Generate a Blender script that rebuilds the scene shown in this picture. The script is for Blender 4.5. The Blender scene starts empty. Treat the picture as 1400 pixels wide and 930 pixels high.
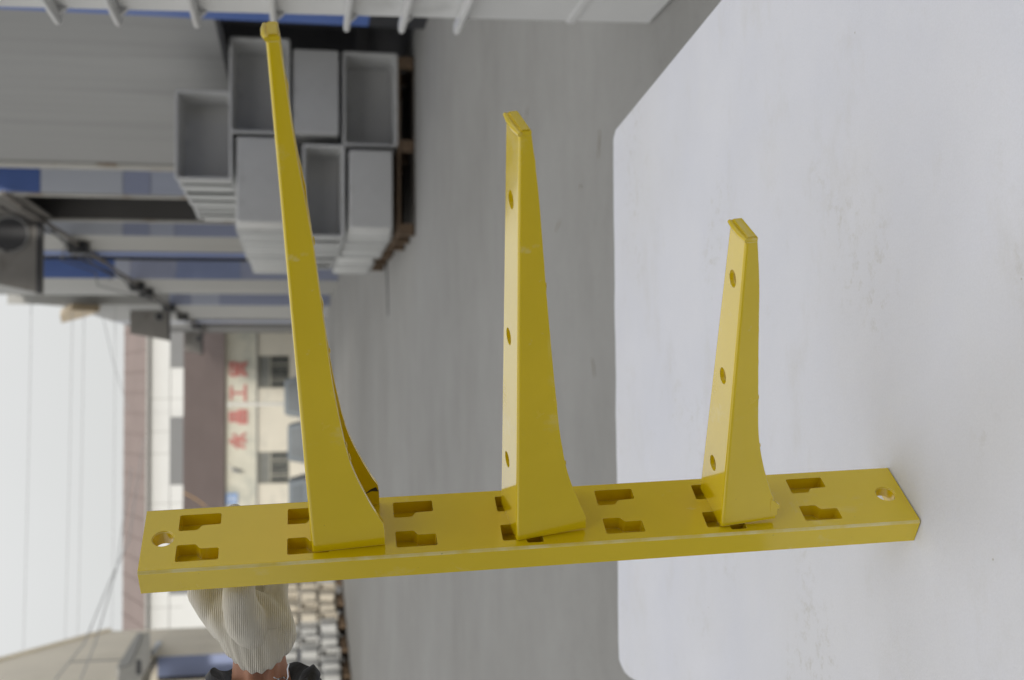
import bpy, bmesh, math, random
from mathutils import Vector, Matrix
random.seed(7)
C = bpy.context.scene.collection
R = math.radians

# ---------------------------------------------------------------- camera
EYE = 1.354
FPX = 1600.0                                   # focal length in photo pixels (1400 px wide)
PITCH = math.atan(290 / FPX); YAW = math.atan(73 / FPX)
cp, sp, cy, sy = math.cos(PITCH), math.sin(PITCH), math.cos(-YAW), math.sin(-YAW)
def yawed(v): return Vector((cy * v[0] - sy * v[1], sy * v[0] + cy * v[1], v[2]))
c_right = yawed((1, 0, 0)); c_down = yawed((0, -sp, -cp)); c_fwd = yawed((0, cp, -sp))
cam = bpy.data.cameras.new('camera'); cam_o = bpy.data.objects.new('camera', cam); C.objects.link(cam_o)
# the photograph lies on its side: its left edge is the top of the place
m = Matrix.Identity(4)
for i in range(3):
    m[i][0] = c_down[i]; m[i][1] = c_right[i]; m[i][2] = -c_fwd[i]
m[2][3] = EYE
cam_o.matrix_world = m
cam.sensor_width = 36; cam.lens = FPX / 1400 * 36
cam.clip_start = 0.05; cam.clip_end = 3000
cam.dof.use_dof = True; cam.dof.focus_distance = 1.13; cam.dof.aperture_fstop = 6.9
bpy.context.scene.camera = cam_o
bpy.context.scene.view_settings.view_transform = 'Standard'
bpy.context.scene.view_settings.look = 'None'
bpy.context.scene.view_settings.exposure = 0.05

# measured positions: a line of sight met with a plane of the place
def ray(x, y): return c_right * ((465 - y) / FPX) + c_down * ((x - 700) / FPX) + c_fwd
def on_z(x, y, z): r = ray(x, y); return Vector((0, 0, EYE)) + r * ((z - EYE) / r.z)
def on_x(x, y, X): r = ray(x, y); return Vector((0, 0, EYE)) + r * (X / r.x)
def on_y(x, y, Y): r = ray(x, y); return Vector((0, 0, EYE)) + r * (Y / r.y)

# ---------------------------------------------------------------- overcast sky and soft sun
SUN_EL, SUN_AZ = R(15), R(175)
world = bpy.data.worlds.new('World'); bpy.context.scene.world = world; world.use_nodes = True
nt = world.node_tree; nt.nodes.clear()
sky = nt.nodes.new('ShaderNodeTexSky'); sky.sky_type = 'NISHITA'; sky.sun_disc = False
sky.sun_elevation = SUN_EL; sky.sun_rotation = SUN_AZ; sky.dust_density = 4
mixs = nt.nodes.new('ShaderNodeMix'); mixs.data_type = 'RGBA'; mixs.inputs[0].default_value = 0.93
# overcast: the cloud brightens evenly from the horizon to overhead
tcw = nt.nodes.new('ShaderNodeTexCoord'); sep = nt.nodes.new('ShaderNodeSeparateXYZ'); rmp = nt.nodes.new('ShaderNodeMapRange')
nt.links.new(tcw.outputs['Generated'], sep.inputs[0]); nt.links.new(sep.outputs['Z'], rmp.inputs['Value'])
grad = nt.nodes.new('ShaderNodeMix'); grad.data_type = 'RGBA'; grad.inputs[6].default_value = (6.45, 6.5, 6.35, 1); grad.inputs[7].default_value = (11.8, 11.8, 11.9, 1)
cl = nt.nodes.new('ShaderNodeTexNoise'); cl.inputs['Scale'].default_value = 2.2; cl.inputs['Detail'].default_value = 4
clr = nt.nodes.new('ShaderNodeMapRange'); clr.inputs['To Min'].default_value = .93; clr.inputs['To Max'].default_value = 1.07; nt.links.new(cl.outputs['Fac'], clr.inputs['Value'])
clm = nt.nodes.new('ShaderNodeVectorMath'); clm.operation = 'SCALE'
nt.links.new(rmp.outputs[0], grad.inputs[0]); nt.links.new(grad.outputs[2], clm.inputs[0]); nt.links.new(clr.outputs[0], clm.inputs['Scale']); nt.links.new(clm.outputs[0], mixs.inputs[7])
bg = nt.nodes.new('ShaderNodeBackground'); bg.inputs[1].default_value = 0.10
wo = nt.nodes.new('ShaderNodeOutputWorld')
nt.links.new(sky.outputs[0], mixs.inputs[6]); nt.links.new(mixs.outputs[2], bg.inputs[0]); nt.links.new(bg.outputs[0], wo.inputs[0])
sd = bpy.data.lights.new('sun', 'SUN'); sd.energy = 1.75; sd.angle = R(3); sd.color = (1, .955, .88)
so = bpy.data.objects.new('sun', sd); C.objects.link(so)
d = Vector((math.sin(SUN_AZ) * math.cos(SUN_EL), math.cos(SUN_AZ) * math.cos(SUN_EL), math.sin(SUN_EL)))
so.rotation_euler = (-d).to_track_quat('-Z', 'Y').to_euler(); so.location = (0, -5, 12)

# ---------------------------------------------------------------- materials
class N:
    def __init__(s, name, rough=.6, metal=0, spec=.5):
        s.m = bpy.data.materials.new(name); s.m.use_nodes = True; s.t = s.m.node_tree
        s.b = s.t.nodes['Principled BSDF']; s.b.inputs['Roughness'].default_value = rough
        s.b.inputs['Metallic'].default_value = metal; s.b.inputs['Specular IOR Level'].default_value = spec
        s.tc = s.t.nodes.new('ShaderNodeTexCoord')
    def new(s, k): return s.t.nodes.new(k)
    def link(s, a, b): s.t.links.new(a, b)
    def coords(s, scale=(1, 1, 1), src='Object'):
        mp = s.new('ShaderNodeMapping'); mp.inputs['Scale'].default_value = scale
        s.link(s.tc.outputs[src], mp.inputs[0]); return mp.outputs[0]
    def noise(s, scale, detail=5, rough=.55, stretch=(1, 1, 1), src='Object', dist=0):
        n = s.new('ShaderNodeTexNoise'); n.inputs['Scale'].default_value = scale; n.inputs['Detail'].default_value = detail
        n.inputs['Roughness'].default_value = rough; n.inputs['Distortion'].default_value = dist
        s.link(s.coords(stretch, src), n.inputs['Vector']); return n.outputs['Fac']
    def ramp(s, fac, stops):
        r = s.new('ShaderNodeValToRGB'); e = r.color_ramp.elements
        while len(e) < len(stops): e.new(.5)
        for q, (p, c) in zip(e, stops): q.position = p; q.color = (c[0], c[1], c[2], 1) if hasattr(c, '__len__') else (c, c, c, 1)
        s.link(fac, r.inputs[0]); return r.outputs[0]
    def mix(s, f, a, b, mode='MIX'):
        n = s.new('ShaderNodeMix'); n.data_type = 'RGBA'; n.blend_type = mode
        for i, v in ((0, f), (6, a), (7, b)):
            if hasattr(v, 'links') or isinstance(v, bpy.types.NodeSocket): s.link(v, n.inputs[i])
            elif i == 0: n.inputs[0].default_value = v
            else: n.inputs[i].default_value = (v[0], v[1], v[2], 1)
        return n.outputs[2]
    def color(s, c):
        if isinstance(c, bpy.types.NodeSocket): s.link(c, s.b.inputs['Base Color'])
        else: s.b.inputs['Base Color'].default_value = (c[0], c[1], c[2], 1)
    def bump(s, fac, strength, dist=.001):
        n = s.new('ShaderNodeBump'); n.inputs['Strength'].default_value = strength; n.inputs['Distance'].default_value = dist
        s.link(fac, n.inputs['Height']); s.link(n.outputs[0], s.b.inputs['Normal'])
    def roughness(s, fac): s.link(fac, s.b.inputs['Roughness'])

def specks(n, col, scale, size, c, keep=.45, amount=.7):
    v = n.new('ShaderNodeTexVoronoi'); v.inputs['Scale'].default_value = scale; n.link(n.coords(), v.inputs['Vector'])
    near = n.ramp(v.outputs['Distance'], [(size * .5, amount), (size, 0)])
    sx = n.new('ShaderNodeSeparateColor'); n.link(v.outputs['Color'], sx.inputs[0]); gate = n.ramp(sx.outputs[0], [(1 - keep - .01, 0), (1 - keep, 1)])
    return n.mix(n.mix(1.0, near, gate, 'MULTIPLY'), col, c)
def mottled(name, c, var=.12, scale=3, rough=.6, stretch=(1, 1, 1), bump=0, stain=None, spec=.5, metal=0, src='Object'):
    n = N(name, rough, metal, spec)
    a = tuple(v * (1 - var) for v in c); b = tuple(min(1, v * (1 + var)) for v in c)
    col = n.ramp(n.noise(scale, 6, .6, stretch, src), [(.3, a), (.7, b)])
    if stain:
        col = n.mix(n.ramp(n.noise(stain[1], 5, .6, stain[3] if len(stain) > 3 else (1, 1, 1), src), [(stain[2], 0), (min(1, stain[2] + .16), 1)]), col, stain[0])
    n.color(col)
    if bump: n.bump(n.noise(scale * 12, 4, .6, (1, 1, 1), src), bump, .002)
    return n.m

def yellow_paint(name, worn=False):
    n = N(name, .22, 0, .5)
    base = n.ramp(n.noise(9, 5, .6), [(.3, (.73, .54, .002)), (.7, (.79, .585, .005))])
    pale = (.80, .68, .28)
    # soft chalky rubs
    f1 = n.ramp(n.noise(14, 8, .68, dist=.6), [(.60, 0), (.76, .42)])
    col = n.mix(f1, base, pale)
    # fine scratches running along and across
    f2 = n.ramp(n.noise(60, 3, .5, (1, .06, .9)), [(.66, 0), (.72, .45)])
    f3 = n.ramp(n.noise(60, 3, .5, (.06, 1, .5)), [(.67, 0), (.73, .4)])
    g = n.ramp(n.noise(6, 3), [(.52, 0), (.6, 1)])
    f = n.mix(1.0, n.mix(1.0, f2, f3, 'ADD'), g, 'MULTIPLY')
    col = n.mix(f, col, (.80, .74, .45))
    if worn:
        col = n.mix(n.ramp(n.noise(40, 4), [(.35, .25), (.65, .8)]), col, (.86, .78, .42))
    # tiny dark specks
    f4 = n.ramp(n.noise(260, 2), [(.77, 0), (.80, .6)])
    col = n.mix(f4, col, (.16, .12, .02))
    n.color(col)
    n.roughness(n.ramp(n.noise(11, 7, .7), [(.3, .10), (.58, .17), (.78, .42)]))
    n.b.inputs['Coat Weight'].default_value = .55; n.b.inputs['Coat Roughness'].default_value = .08
    n.bump(n.noise(16, 2), .10, .0012)
    return n.m

M = {}
M['yellow'] = yellow_paint('yellow_gelcoat')
M['yellow_worn'] = yellow_paint('worn_yellow_edge', True)
M['resin'] = mottled('raw_resin_edge', (.42, .30, .04), .35, 90, .6)
M['soot'] = mottled('black_mark', (.05, .045, .03), .3, 60, .7)

def table_cloth():
    n = N('white_table_sheet', .75, 0, .25)
    col = n.ramp(n.noise(5, 6, .6), [(.3, (.70, .71, .765)), (.7, (.755, .76, .80))])
    f = n.ramp(n.noise(7, 8, .72, (.6, 1, 1)), [(.54, 0), (.78, .5)])
    col = n.mix(f, col, (.57, .55, .50))
    col = n.mix(n.ramp(n.noise(2.2, 4, .6), [(.45, 0), (.7, .5)]), col, (.70, .695, .69))
    f = n.ramp(n.noise(120, 2), [(.78, 0), (.81, .55)])
    g = n.ramp(n.noise(3.3, 2), [(.5, 0), (.62, 1)])
    col = n.mix(n.mix(1, f, g, 'MULTIPLY'), col, (.30, .27, .22))
    col = n.mix(n.ramp(n.noise(420, 3, .7), [(.35, .0), (.7, .22)]), col, (.60, .60, .62))
    col = specks(n, col, 24, .035, (.35, .31, .22), .3, .6); col = specks(n, col, 9, .02, (.25, .24, .20), .4, .7)
    col = n.mix(n.mix(1, n.ramp(n.noise(55, 4, .75), [(.52, 0), (.66, .6)]), n.ramp(n.noise(4.2, 3), [(.55, 0), (.68, .7)]), 'MULTIPLY'), col, (.50, .48, .42))
    n.color(col); n.bump(n.noise(260, 4, .7), .5, .0008); return n.m
M['cloth'] = table_cloth()

def concrete():
    n = N('yard_concrete', .78, 0, .35)
    col = n.ramp(n.noise(1.6, 10, .7, (.6, 1, 1), 'Object'), [(.28, (.252, .246, .23)), (.72, (.318, .312, .295))])
    col = n.mix(n.ramp(n.noise(7, 9, .75, (.6, 1, 1)), [(.5, 0), (.75, .4)]), col, (.20, .197, .187))
    col = n.mix(n.ramp(n.noise(.22, 5, .6), [(.4, 0), (.65, .4)]), col, (.38, .378, .365))
    col = n.mix(n.ramp(n.noise(22, 8, .75), [(.55, 0), (.72, .3)]), col, (.15, .147, .135))
    col = n.mix(n.ramp(n.noise(75, 3, .6), [(.71, 0), (.75, .7)]), col, (.09, .085, .075))
    col = specks(n, col, 5, .03, (.13, .12, .10), .4, .7)
    n.color(col); n.bump(n.noise(48, 8, .75), .3, .006); return n.m
M['concrete'] = concrete()
M['frp'] = mottled('grey_fibreglass', (.59, .59, .575), .05, 2.2, .45, bump=.03, stain=((.53, .53, .515), 3, .55))
M['frp_white'] = mottled('white_fibreglass', (.62, .625, .61), .04, 2, .45)
M['frp_sunlit_cream'] = mottled('sunlit_cream_fibreglass', (.68, .62, .51), .08, 2, .5)
M['panel'] = mottled('white_glossy_fibreglass', (.67, .67, .66), .05, 1.6, .3, stain=((.50, .50, .48), 2.5, .6))
M['wood'] = mottled('pallet_wood', (.15, .10, .06), .35, 5, .8, (1, 1, 6))
M['wood_dark'] = mottled('dark_pallet_wood', (.06, .045, .032), .35, 5, .85)
M['siding'] = mottled('grey_siding', (.315, .315, .31), .06, .9, .6, (1, 1, .12), stain=((.265, .265, .262), 1.2, .52, (1, 1, .1)))
M['pale_wall'] = mottled('pale_grey_wall', (.40, .40, .385), .07, .5, .6, (1, 1, .3))
M['grey_wall'] = mottled('mid_grey_wall', (.22, .22, .215), .08, .6, .7)
M['taupe'] = mottled('taupe_concrete', (.22, .21, .195), .12, .9, .75, stain=((.14, .125, .11), 1.1, .58))
M['taupe_l'] = mottled('grey_canopy_concrete', (.47, .46, .42), .1, .9, .75)
M['dark_hall_wall'] = mottled('dark_hall_wall', (.10, .075, .06), .15, 1.5, .85)  # facing of the added hall, kept dark to weaken reflections
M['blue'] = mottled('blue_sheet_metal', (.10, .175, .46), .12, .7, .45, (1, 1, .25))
M['blue_mid'] = mottled('mid_blue_sheet', (.30, .36, .58), .12, .6, .4, (1, 1, .3))
M['blue_pale'] = mottled('pale_blue_sheet', (.56, .60, .72), .10, .6, .35, (1, 1, .3))  # on the door jambs this tone stands for glare
M['blue_half_glare'] = mottled('blue_sheet_half_glare', (.40, .44, .60), .1, .6, .4, (1, 1, .3))
M['blue_glare'] = mottled('blue_sheet_glare', (.64, .67, .74), .08, .6, .4, (1, 1, .3))  # hazy reflection on the blue jambs put into the colour
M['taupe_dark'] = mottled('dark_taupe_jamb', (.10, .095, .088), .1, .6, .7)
M['trim_rust'] = mottled('rust_streaked_trim', (.42, .41, .38), .08, 1.2, .6, stain=((.20, .12, .045), 1.6, .55))
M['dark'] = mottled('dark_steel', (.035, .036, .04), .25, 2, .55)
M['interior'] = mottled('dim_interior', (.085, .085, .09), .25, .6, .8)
M['cream_wall'] = mottled('cream_plaster', (.70, .66, .56), .05, .35, .75, stain=((.56, .54, .47), .5, .55, (1, 1, 2)))
M['cream_tile'] = mottled('cream_stone_band', (.66, .64, .54), .09, .9, .7, (1, 1, .5), stain=((.47, .48, .42), .55, .52))
M['cream_light'] = mottled('light_cream_render', (.86, .80, .68), .04, .5, .7, stain=((.72, .67, .56), .6, .56, (1, 1, .6)))
M['brown_roof'] = mottled('brown_roof_sheet', (.285, .225, .205), .06, .6, .7, (1, .2, 1))
M['brown_roof2'] = mottled('far_brown_roof', (.245, .19, .17), .07, .4, .7)
M['white_wall'] = mottled('white_cladding', (.70, .71, .70), .03, .3, .6)
M['grey_clad'] = mottled('grey_clerestory', (.21, .215, .22), .05, .4, .6)
M['red'] = mottled('red_sign_letter', (.52, .17, .15), .12, 2, .5)
M['glass'] = mottled('dark_window_glass', (.055, .06, .062), .3, 1, .12)
M['curtain'] = mottled('grey_window_curtain', (.22, .225, .21), .1, 2, .8, (6, 1, .3))
M['frame'] = mottled('aluminium_window_frame', (.36, .35, .29), .1, 2, .5)
M['bar'] = mottled('window_bar', (.36, .36, .31), .1, 2, .5)
M['sign_blue'] = mottled('blue_sign', (.20, .34, .62), .1, 3, .5)
M['sign_white'] = mottled('white_sign_print', (.75, .79, .85), .04, 3, .5)
M['pole'] = mottled('white_painted_pole', (.80, .79, .74), .05, 3, .4)
M['car_silver'] = mottled('silver_car_paint', (.21, .24, .265), .05, .8, .6)
M['car_grey'] = mottled('grey_car_paint', (.23, .26, .285), .05, .8, .6)
M['car_glass'] = mottled('car_window', (.15, .17, .185), .2, 1, .5)
M['car_dark'] = mottled('car_black_trim', (.03, .03, .032), .2, 3, .5)
M['car_red'] = mottled('red_tail_lamp', (.42, .02, .02), .2, 3, .2)
M['car_lamp'] = mottled('clear_lamp', (.75, .70, .70), .1, 3, .15)
M['tyre'] = mottled('tyre_rubber', (.02, .02, .02), .2, 5, .85)
M['rim'] = mottled('wheel_rim', (.4, .4, .4), .1, 5, .3, metal=.6)
M['wire'] = mottled('cable_black', (.05, .05, .055), .2, 3, .6)
M['wire_grey'] = mottled('overhead_wire', (.42, .43, .44), .1, 3, .6)
M['pipe'] = mottled('grey_conduit', (.24, .22, .2), .2, 2, .6)
M['orange'] = mottled('orange_cable', (.55, .33, .12), .1, 3, .6)
M['tan'] = mottled('sunlit_eave_tan', (.62, .50, .34), .1, 1.5, .7)
M['straw'] = mottled('dry_straw', (.24, .19, .11), .2, 20, .8)

def skin():
    n = N('skin', .48, 0, .4)
    col = n.ramp(n.noise(28, 5, .6), [(.3, (.30, .135, .075)), (.7, (.42, .20, .115))])
    n.color(col); n.b.inputs['Subsurface Weight'].default_value = .12; n.b.inputs['Subsurface Radius'].default_value = (.01, .004, .002)
    n.bump(n.noise(120, 5, .7, (.35, 1, 1)), .5, .0012); return n.m
M['skin'] = skin()
def knit():
    n = N('white_cotton_knit', .95, 0, .15)
    col = n.ramp(n.noise(45, 6, .7, (.3, 1, 1)), [(.3, (.56, .52, .43)), (.7, (.74, .70, .60))])
    col = n.mix(n.ramp(n.noise(9, 5, .6), [(.55, 0), (.75, .35)]), col, (.38, .35, .29))
    n.color(col)
    # ribs of stitches run along the hand
    w = n.new('ShaderNodeTexWave'); w.wave_type = 'BANDS'; w.bands_direction = 'Z'; w.inputs['Scale'].default_value = 165
    w.inputs['Distortion'].default_value = 1.1; w.inputs['Detail'].default_value = 2; w.inputs['Detail Scale'].default_value = .5
    n.link(n.coords(), w.inputs['Vector'])
    h = n.mix(.4, w.outputs['Fac'], n.noise(420, 3, .6))
    n.bump(h, .9, .0011); n.b.inputs['Sheen Weight'].default_value = .3; return n.m
M['knit'] = knit()
def quilt():
    n = N('black_padded_nylon', .5, 0, .4)
    n.color(n.ramp(n.noise(30, 4), [(.3, (.008, .008, .009)), (.7, (.022, .022, .024))]))
    n.bump(n.noise(55, 5, .6, (.5, 1, 1)), .8, .004); return n.m
M['jacket'] = quilt()

# ---------------------------------------------------------------- mesh helpers
def finish(name, bm, mat, parent=None, sharp=32, smooth=True):
    bmesh.ops.recalc_face_normals(bm, faces=bm.faces)
    if smooth:
        for f in bm.faces: f.smooth = True
        for e in bm.edges:
            if len(e.link_faces) == 2 and e.calc_face_angle(0) > R(sharp): e.smooth = False
    me = bpy.data.meshes.new(name); bm.to_mesh(me); bm.free()
    mats = mat if isinstance(mat, (list, tuple)) else [mat]
    for q in mats: me.materials.append(M[q] if isinstance(q, str) else q)
    o = bpy.data.objects.new(name, me); C.objects.link(o)
    if parent: o.parent = parent
    return o
def tag(o, label=None, cat=None, group=None, kind=None):
    if label: o['label'] = label
    if cat: o['category'] = cat
    if group: o['group'] = group
    if kind: o['kind'] = kind
    return o
def thing(name, loc, label, cat, group=None, rz=0):
    o = bpy.data.objects.new(name, None); o.empty_display_size = .2; C.objects.link(o)
    o.location = loc; o.rotation_euler = (0, 0, rz); return tag(o, label, cat, group)
def box(bm, x0, x1, y0, y1, z0, z1, bev=0, mat=0):
    r = bmesh.ops.create_cube(bm, size=1); vs = r['verts']
    bmesh.ops.scale(bm, vec=(abs(x1 - x0), abs(y1 - y0), abs(z1 - z0)), verts=vs)
    bmesh.ops.translate(bm, vec=((x0 + x1) / 2, (y0 + y1) / 2, (z0 + z1) / 2), verts=vs)
    fs = list({f for v in vs for f in v.link_faces})
    for f in fs: f.material_index = mat
    if bev:
        es = list({e for v in vs for e in v.link_edges})
        r = bmesh.ops.bevel(bm, geom=es, offset=bev, segments=2, profile=.6, affect='EDGES')
        for f in r['faces']: f.material_index = mat
    return bm
def B(*a, **k): bm = bmesh.new(); return box(bm, *a, **k)
def tube(bm, pts, rad, n=10, cap=True):
    pts = [Vector(p) for p in pts]; rings = []; up = Vector((0, 0, 1))
    for i, p in enumerate(pts):
        t = (pts[min(i + 1, len(pts) - 1)] - pts[max(i - 1, 0)]).normalized()
        a = t.cross(up)
        if a.length < .1: a = t.cross(Vector((1, 0, 0)))
        a.normalize(); b = t.cross(a); r = rad[i] if hasattr(rad, '__len__') else rad
        rr = r if hasattr(r, '__len__') else (r, r)
        rings.append([bm.verts.new(p + a * math.cos(2 * math.pi * k / n) * rr[0] + b * math.sin(2 * math.pi * k / n) * rr[1]) for k in range(n)])
    for q, w in zip(rings, rings[1:]):
        for k in range(n): bm.faces.new((q[k], q[(k + 1) % n], w[(k + 1) % n], w[k]))
    if cap: bm.faces.new(rings[0][::-1]); bm.faces.new(rings[-1])
    return bm
def prism(bm, pts, vec, mat=0):
    vec = Vector(vec); a = [bm.verts.new(Vector(p)) for p in pts]; b = [bm.verts.new(Vector(p) + vec) for p in pts]
    fs = [bm.faces.new(a[::-1]), bm.faces.new(b)]
    for i in range(len(a)): fs.append(bm.faces.new((a[i], a[(i + 1) % len(a)], b[(i + 1) % len(a)], b[i])))
    for f in fs: f.material_index = mat
    return bm
def copy_tree(o, parent=None):
    c = o.copy(); C.objects.link(c)
    if parent: c.parent = parent
    for ch in o.children: copy_tree(ch, c)
    return c
def baked(ob, bevel=None, angle=35):
    """Apply an object's modifiers, keep the result as its mesh."""
    dg = bpy.context.evaluated_depsgraph_get(); dg.update()
    me = bpy.data.meshes.new_from_object(ob.evaluated_get(dg)); ob.modifiers.clear(); ob.data = me
    return ob
def sharpen(ob, angle=35):
    bm = bmesh.new(); bm.from_mesh(ob.data)
    for f in bm.faces: f.smooth = True
    for e in bm.edges: e.smooth = not (len(e.link_faces) == 2 and e.calc_face_angle(0) > R(angle))
    bm.to_mesh(ob.data); bm.free()
    wn = ob.modifiers.new('even_normals', 'WEIGHTED_NORMAL'); wn.keep_sharp = True; wn.weight = 100

# ================================================================ THE YARD
g = bmesh.new()
bmesh.ops.create_grid(g, x_segments=2, y_segments=2, size=400)
bmesh.ops.translate(g, vec=(0, 300, 0), verts=g.verts)
tag(finish('ground', g, 'concrete', smooth=False), kind='structure')
# a narrow dark tapering strip on the ground by the pallets
dr = bmesh.new(); a = on_z(528, 350, 0); b_ = on_z(531, 432, 0)
prism(dr, [(a.x + .3, a.y - .14, .004), (a.x + .3, a.y + .16, .004), (b_.x, b_.y + .03, .004), (b_.x, b_.y - .03, .004)], (0, 0, .006))
tag(finish('dark_ground_strip', dr, 'dark'), kind='structure')
straws = [((820, 178), (819, 196), (818, 217)), ((809, 490), (811, 500), (813, 516)), ((766, 300), (761, 312), (759, 318)), ((721, 145), (720, 155), (719, 166)), ((793, 251), (794, 255), (793, 259))]
labels = ['dry straw on the yard near the table corner', 'dry straw on the yard between the middle and short arms', 'dark twig on the yard beside the middle arm',
          'short twig on the yard beyond the tip of the middle arm', 'tiny crumb on the yard halfway to the table']
for s, l in zip(straws, labels):
    o = finish('straw', tube(bmesh.new(), [on_z(x, y, .006) for x, y in s], [.001, .0018, .0008], 6), 'straw'); tag(o, l, 'straw', 'dry bits lying on the concrete')

# ================================================================ WAREHOUSE ON THE RIGHT
WX = 4.05
wh = thing('warehouse', (WX, 45, 0), 'long pale grey warehouse with blue doors receding behind the stacked boxes', 'warehouse')
def wpart(name, bm, mat, parent=wh, sharp=32):
    bmesh.ops.translate(bm, vec=(-WX, -45, 0), verts=bm.verts); return finish(name, bm, mat, parent, sharp)
def wbox(name, y0, y1, z0, z1, mat, proud=0, thick=.25, parent=wh):
    return wpart(name, B(WX - proud, WX + thick, y0, y1, z0, z1), mat)
TOPZ = 14.0
def ribbed(y0, y1, z0, z1, pitch, depth, x):
    """upright corrugated sheet"""
    bm = bmesh.new(); n = max(1, int(round((y1 - y0) / pitch))); pr = []
    for i in range(n):
        a = y0 + (y1 - y0) * i / n; w = (y1 - y0) / n
        pr += [(a, 0), (a + w * .55, 0), (a + w * .65, -depth), (a + w * .9, -depth)]
    pr.append((y1, 0)); lo = [bm.verts.new((x + dx, y, z0)) for y, dx in pr]; hi = [bm.verts.new((x + dx, y, z1)) for y, dx in pr]
    lob = [bm.verts.new((x + .12, y, z0)) for y, dx in pr]; hib = [bm.verts.new((x + .12, y, z1)) for y, dx in pr]
    for i in range(len(pr) - 1):
        bm.faces.new((lo[i], lo[i + 1], hi[i + 1], hi[i])); bm.faces.new((lo[i], lob[i], lob[i + 1], lo[i + 1]))
        bm.faces.new((hi[i], hi[i + 1], hib[i + 1], hib[i])); bm.faces.new((lob[i], hib[i], hib[i + 1], lob[i + 1]))
    for i in (0, -1): bm.faces.new((lo[i], hi[i], hib[i], lob[i]))
    return bm
wpart('column', B(WX - .03, WX + .3, 11.3, 12.73, .62, TOPZ), 'blue')
wpart('column_base', B(WX - .031, WX + .3, 11.3, 12.73, 0, .618), 'dark')
wpart('wall_panel', B(WX + .002, WX + .3, 6.0, 11.3, 0, TOPZ), 'pale_wall')
wpart('siding', ribbed(12.75, 21.12, 2.26, TOPZ, .45, .003, WX), 'siding')
wpart('lintel_rail', B(WX - .02, WX + .15, 12.75, 21.12, 2.2, 2.258), 'dark')
wpart('trim_strip', B(WX - .05, WX + .1, 21.12, 21.55, 0, TOPZ), 'trim_rust')
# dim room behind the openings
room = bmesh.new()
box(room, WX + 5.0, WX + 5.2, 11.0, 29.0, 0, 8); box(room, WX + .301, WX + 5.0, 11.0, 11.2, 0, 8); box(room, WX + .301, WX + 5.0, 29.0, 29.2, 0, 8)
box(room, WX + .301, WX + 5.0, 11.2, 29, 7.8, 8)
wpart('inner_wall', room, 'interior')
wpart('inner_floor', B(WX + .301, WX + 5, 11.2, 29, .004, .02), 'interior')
# door recesses: what shows is the far jamb of each, its glare painted as blue and pale sheets
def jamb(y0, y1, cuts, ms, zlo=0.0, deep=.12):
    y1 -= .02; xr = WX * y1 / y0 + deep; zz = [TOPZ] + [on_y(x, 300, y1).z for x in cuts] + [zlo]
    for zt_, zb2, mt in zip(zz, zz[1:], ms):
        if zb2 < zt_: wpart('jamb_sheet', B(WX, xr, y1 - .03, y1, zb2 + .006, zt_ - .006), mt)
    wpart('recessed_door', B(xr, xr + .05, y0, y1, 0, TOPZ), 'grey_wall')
jamb(21.58, 24.42, [55, 168, 206, 262], ['blue', 'blue_glare', 'blue_half_glare', 'blue_pale', 'blue_mid'])
wpart('door_post', B(WX - .03, WX + .02, 24.43, 24.72, 0, TOPZ), 'trim_rust')
wpart('lintel', B(WX, WX + .04, 24.722, 27.998, on_x(60, 290, WX).z, TOPZ), 'taupe')
wpart('door_post', B(WX - .03, WX + .02, 28.0, 28.2, 0, TOPZ), 'trim_rust')
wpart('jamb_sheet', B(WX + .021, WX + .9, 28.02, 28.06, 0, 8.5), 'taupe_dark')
jamb(28.22, 30.78, [60, 168, 205, 238], ['pale_wall', 'blue_glare', 'blue_half_glare', 'blue_pale', 'blue_half_glare'])
wpart('wall_panel', B(WX, WX + .3, 30.8, 34.2, 0, TOPZ), 'pale_wall')
wpart('column', B(WX - .03, WX + .05, 34.22, 35.1, 0, TOPZ), 'blue')
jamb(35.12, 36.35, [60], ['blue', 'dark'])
jamb(36.38, 42.15, [158, 178, 240, 330], ['blue', 'blue_pale', 'blue_half_glare', 'blue_mid', 'blue_half_glare'])
wpart('wall_panel', B(WX, WX + .3, 42.2, 48.2, 0, TOPZ), 'pale_wall')
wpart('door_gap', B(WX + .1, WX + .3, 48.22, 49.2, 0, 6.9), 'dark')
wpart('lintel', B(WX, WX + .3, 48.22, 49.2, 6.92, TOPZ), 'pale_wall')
jamb(49.25, 54.4, [232, 262, 300], ['pale_wall', 'blue_half_glare', 'blue_pale', 'blue_half_glare'])
def eaved(y0, y1, mt, name='wall_panel'):
    zt = lambda y: 13.6 if y < 52.5 else (13.6 - (y - 52.5) / 3.5 * 1.8 if y < 56 else 11.8 - (y - 56) * .045)
    ys = [y for y in (y0, 56, y1) if y0 <= y <= y1]
    prof = [(WX, y0, 0), (WX, y1, 0)] + [(WX, y, zt(y)) for y in sorted(set(ys), reverse=True)]
    wpart(name, prism(bmesh.new(), prof, (.3, 0, 0)), mt)
eaved(54.42, 63.9, 'pale_wall')
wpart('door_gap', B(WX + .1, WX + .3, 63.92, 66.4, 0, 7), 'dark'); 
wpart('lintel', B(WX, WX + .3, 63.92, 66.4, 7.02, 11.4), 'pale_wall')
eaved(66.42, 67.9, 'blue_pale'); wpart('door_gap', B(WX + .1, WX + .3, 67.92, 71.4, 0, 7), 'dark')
wpart('lintel', B(WX, WX + .3, 67.92, 71.4, 7.02, 11.2), 'pale_wall')
eaved(71.42, 78.2, 'grey_wall')
wpart('gable_end', B(WX + .301, WX + 12, 78.0, 78.2, 0, 10.7), 'pale_wall')
wpart('roof', prism(bmesh.new(), [(WX + .302, 6, TOPZ - .25), (WX + .302, 52, TOPZ - .25), (WX + 12, 52, TOPZ), (WX + 12, 6, TOPZ)], (0, 0, .2)), 'grey_wall')
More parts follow.
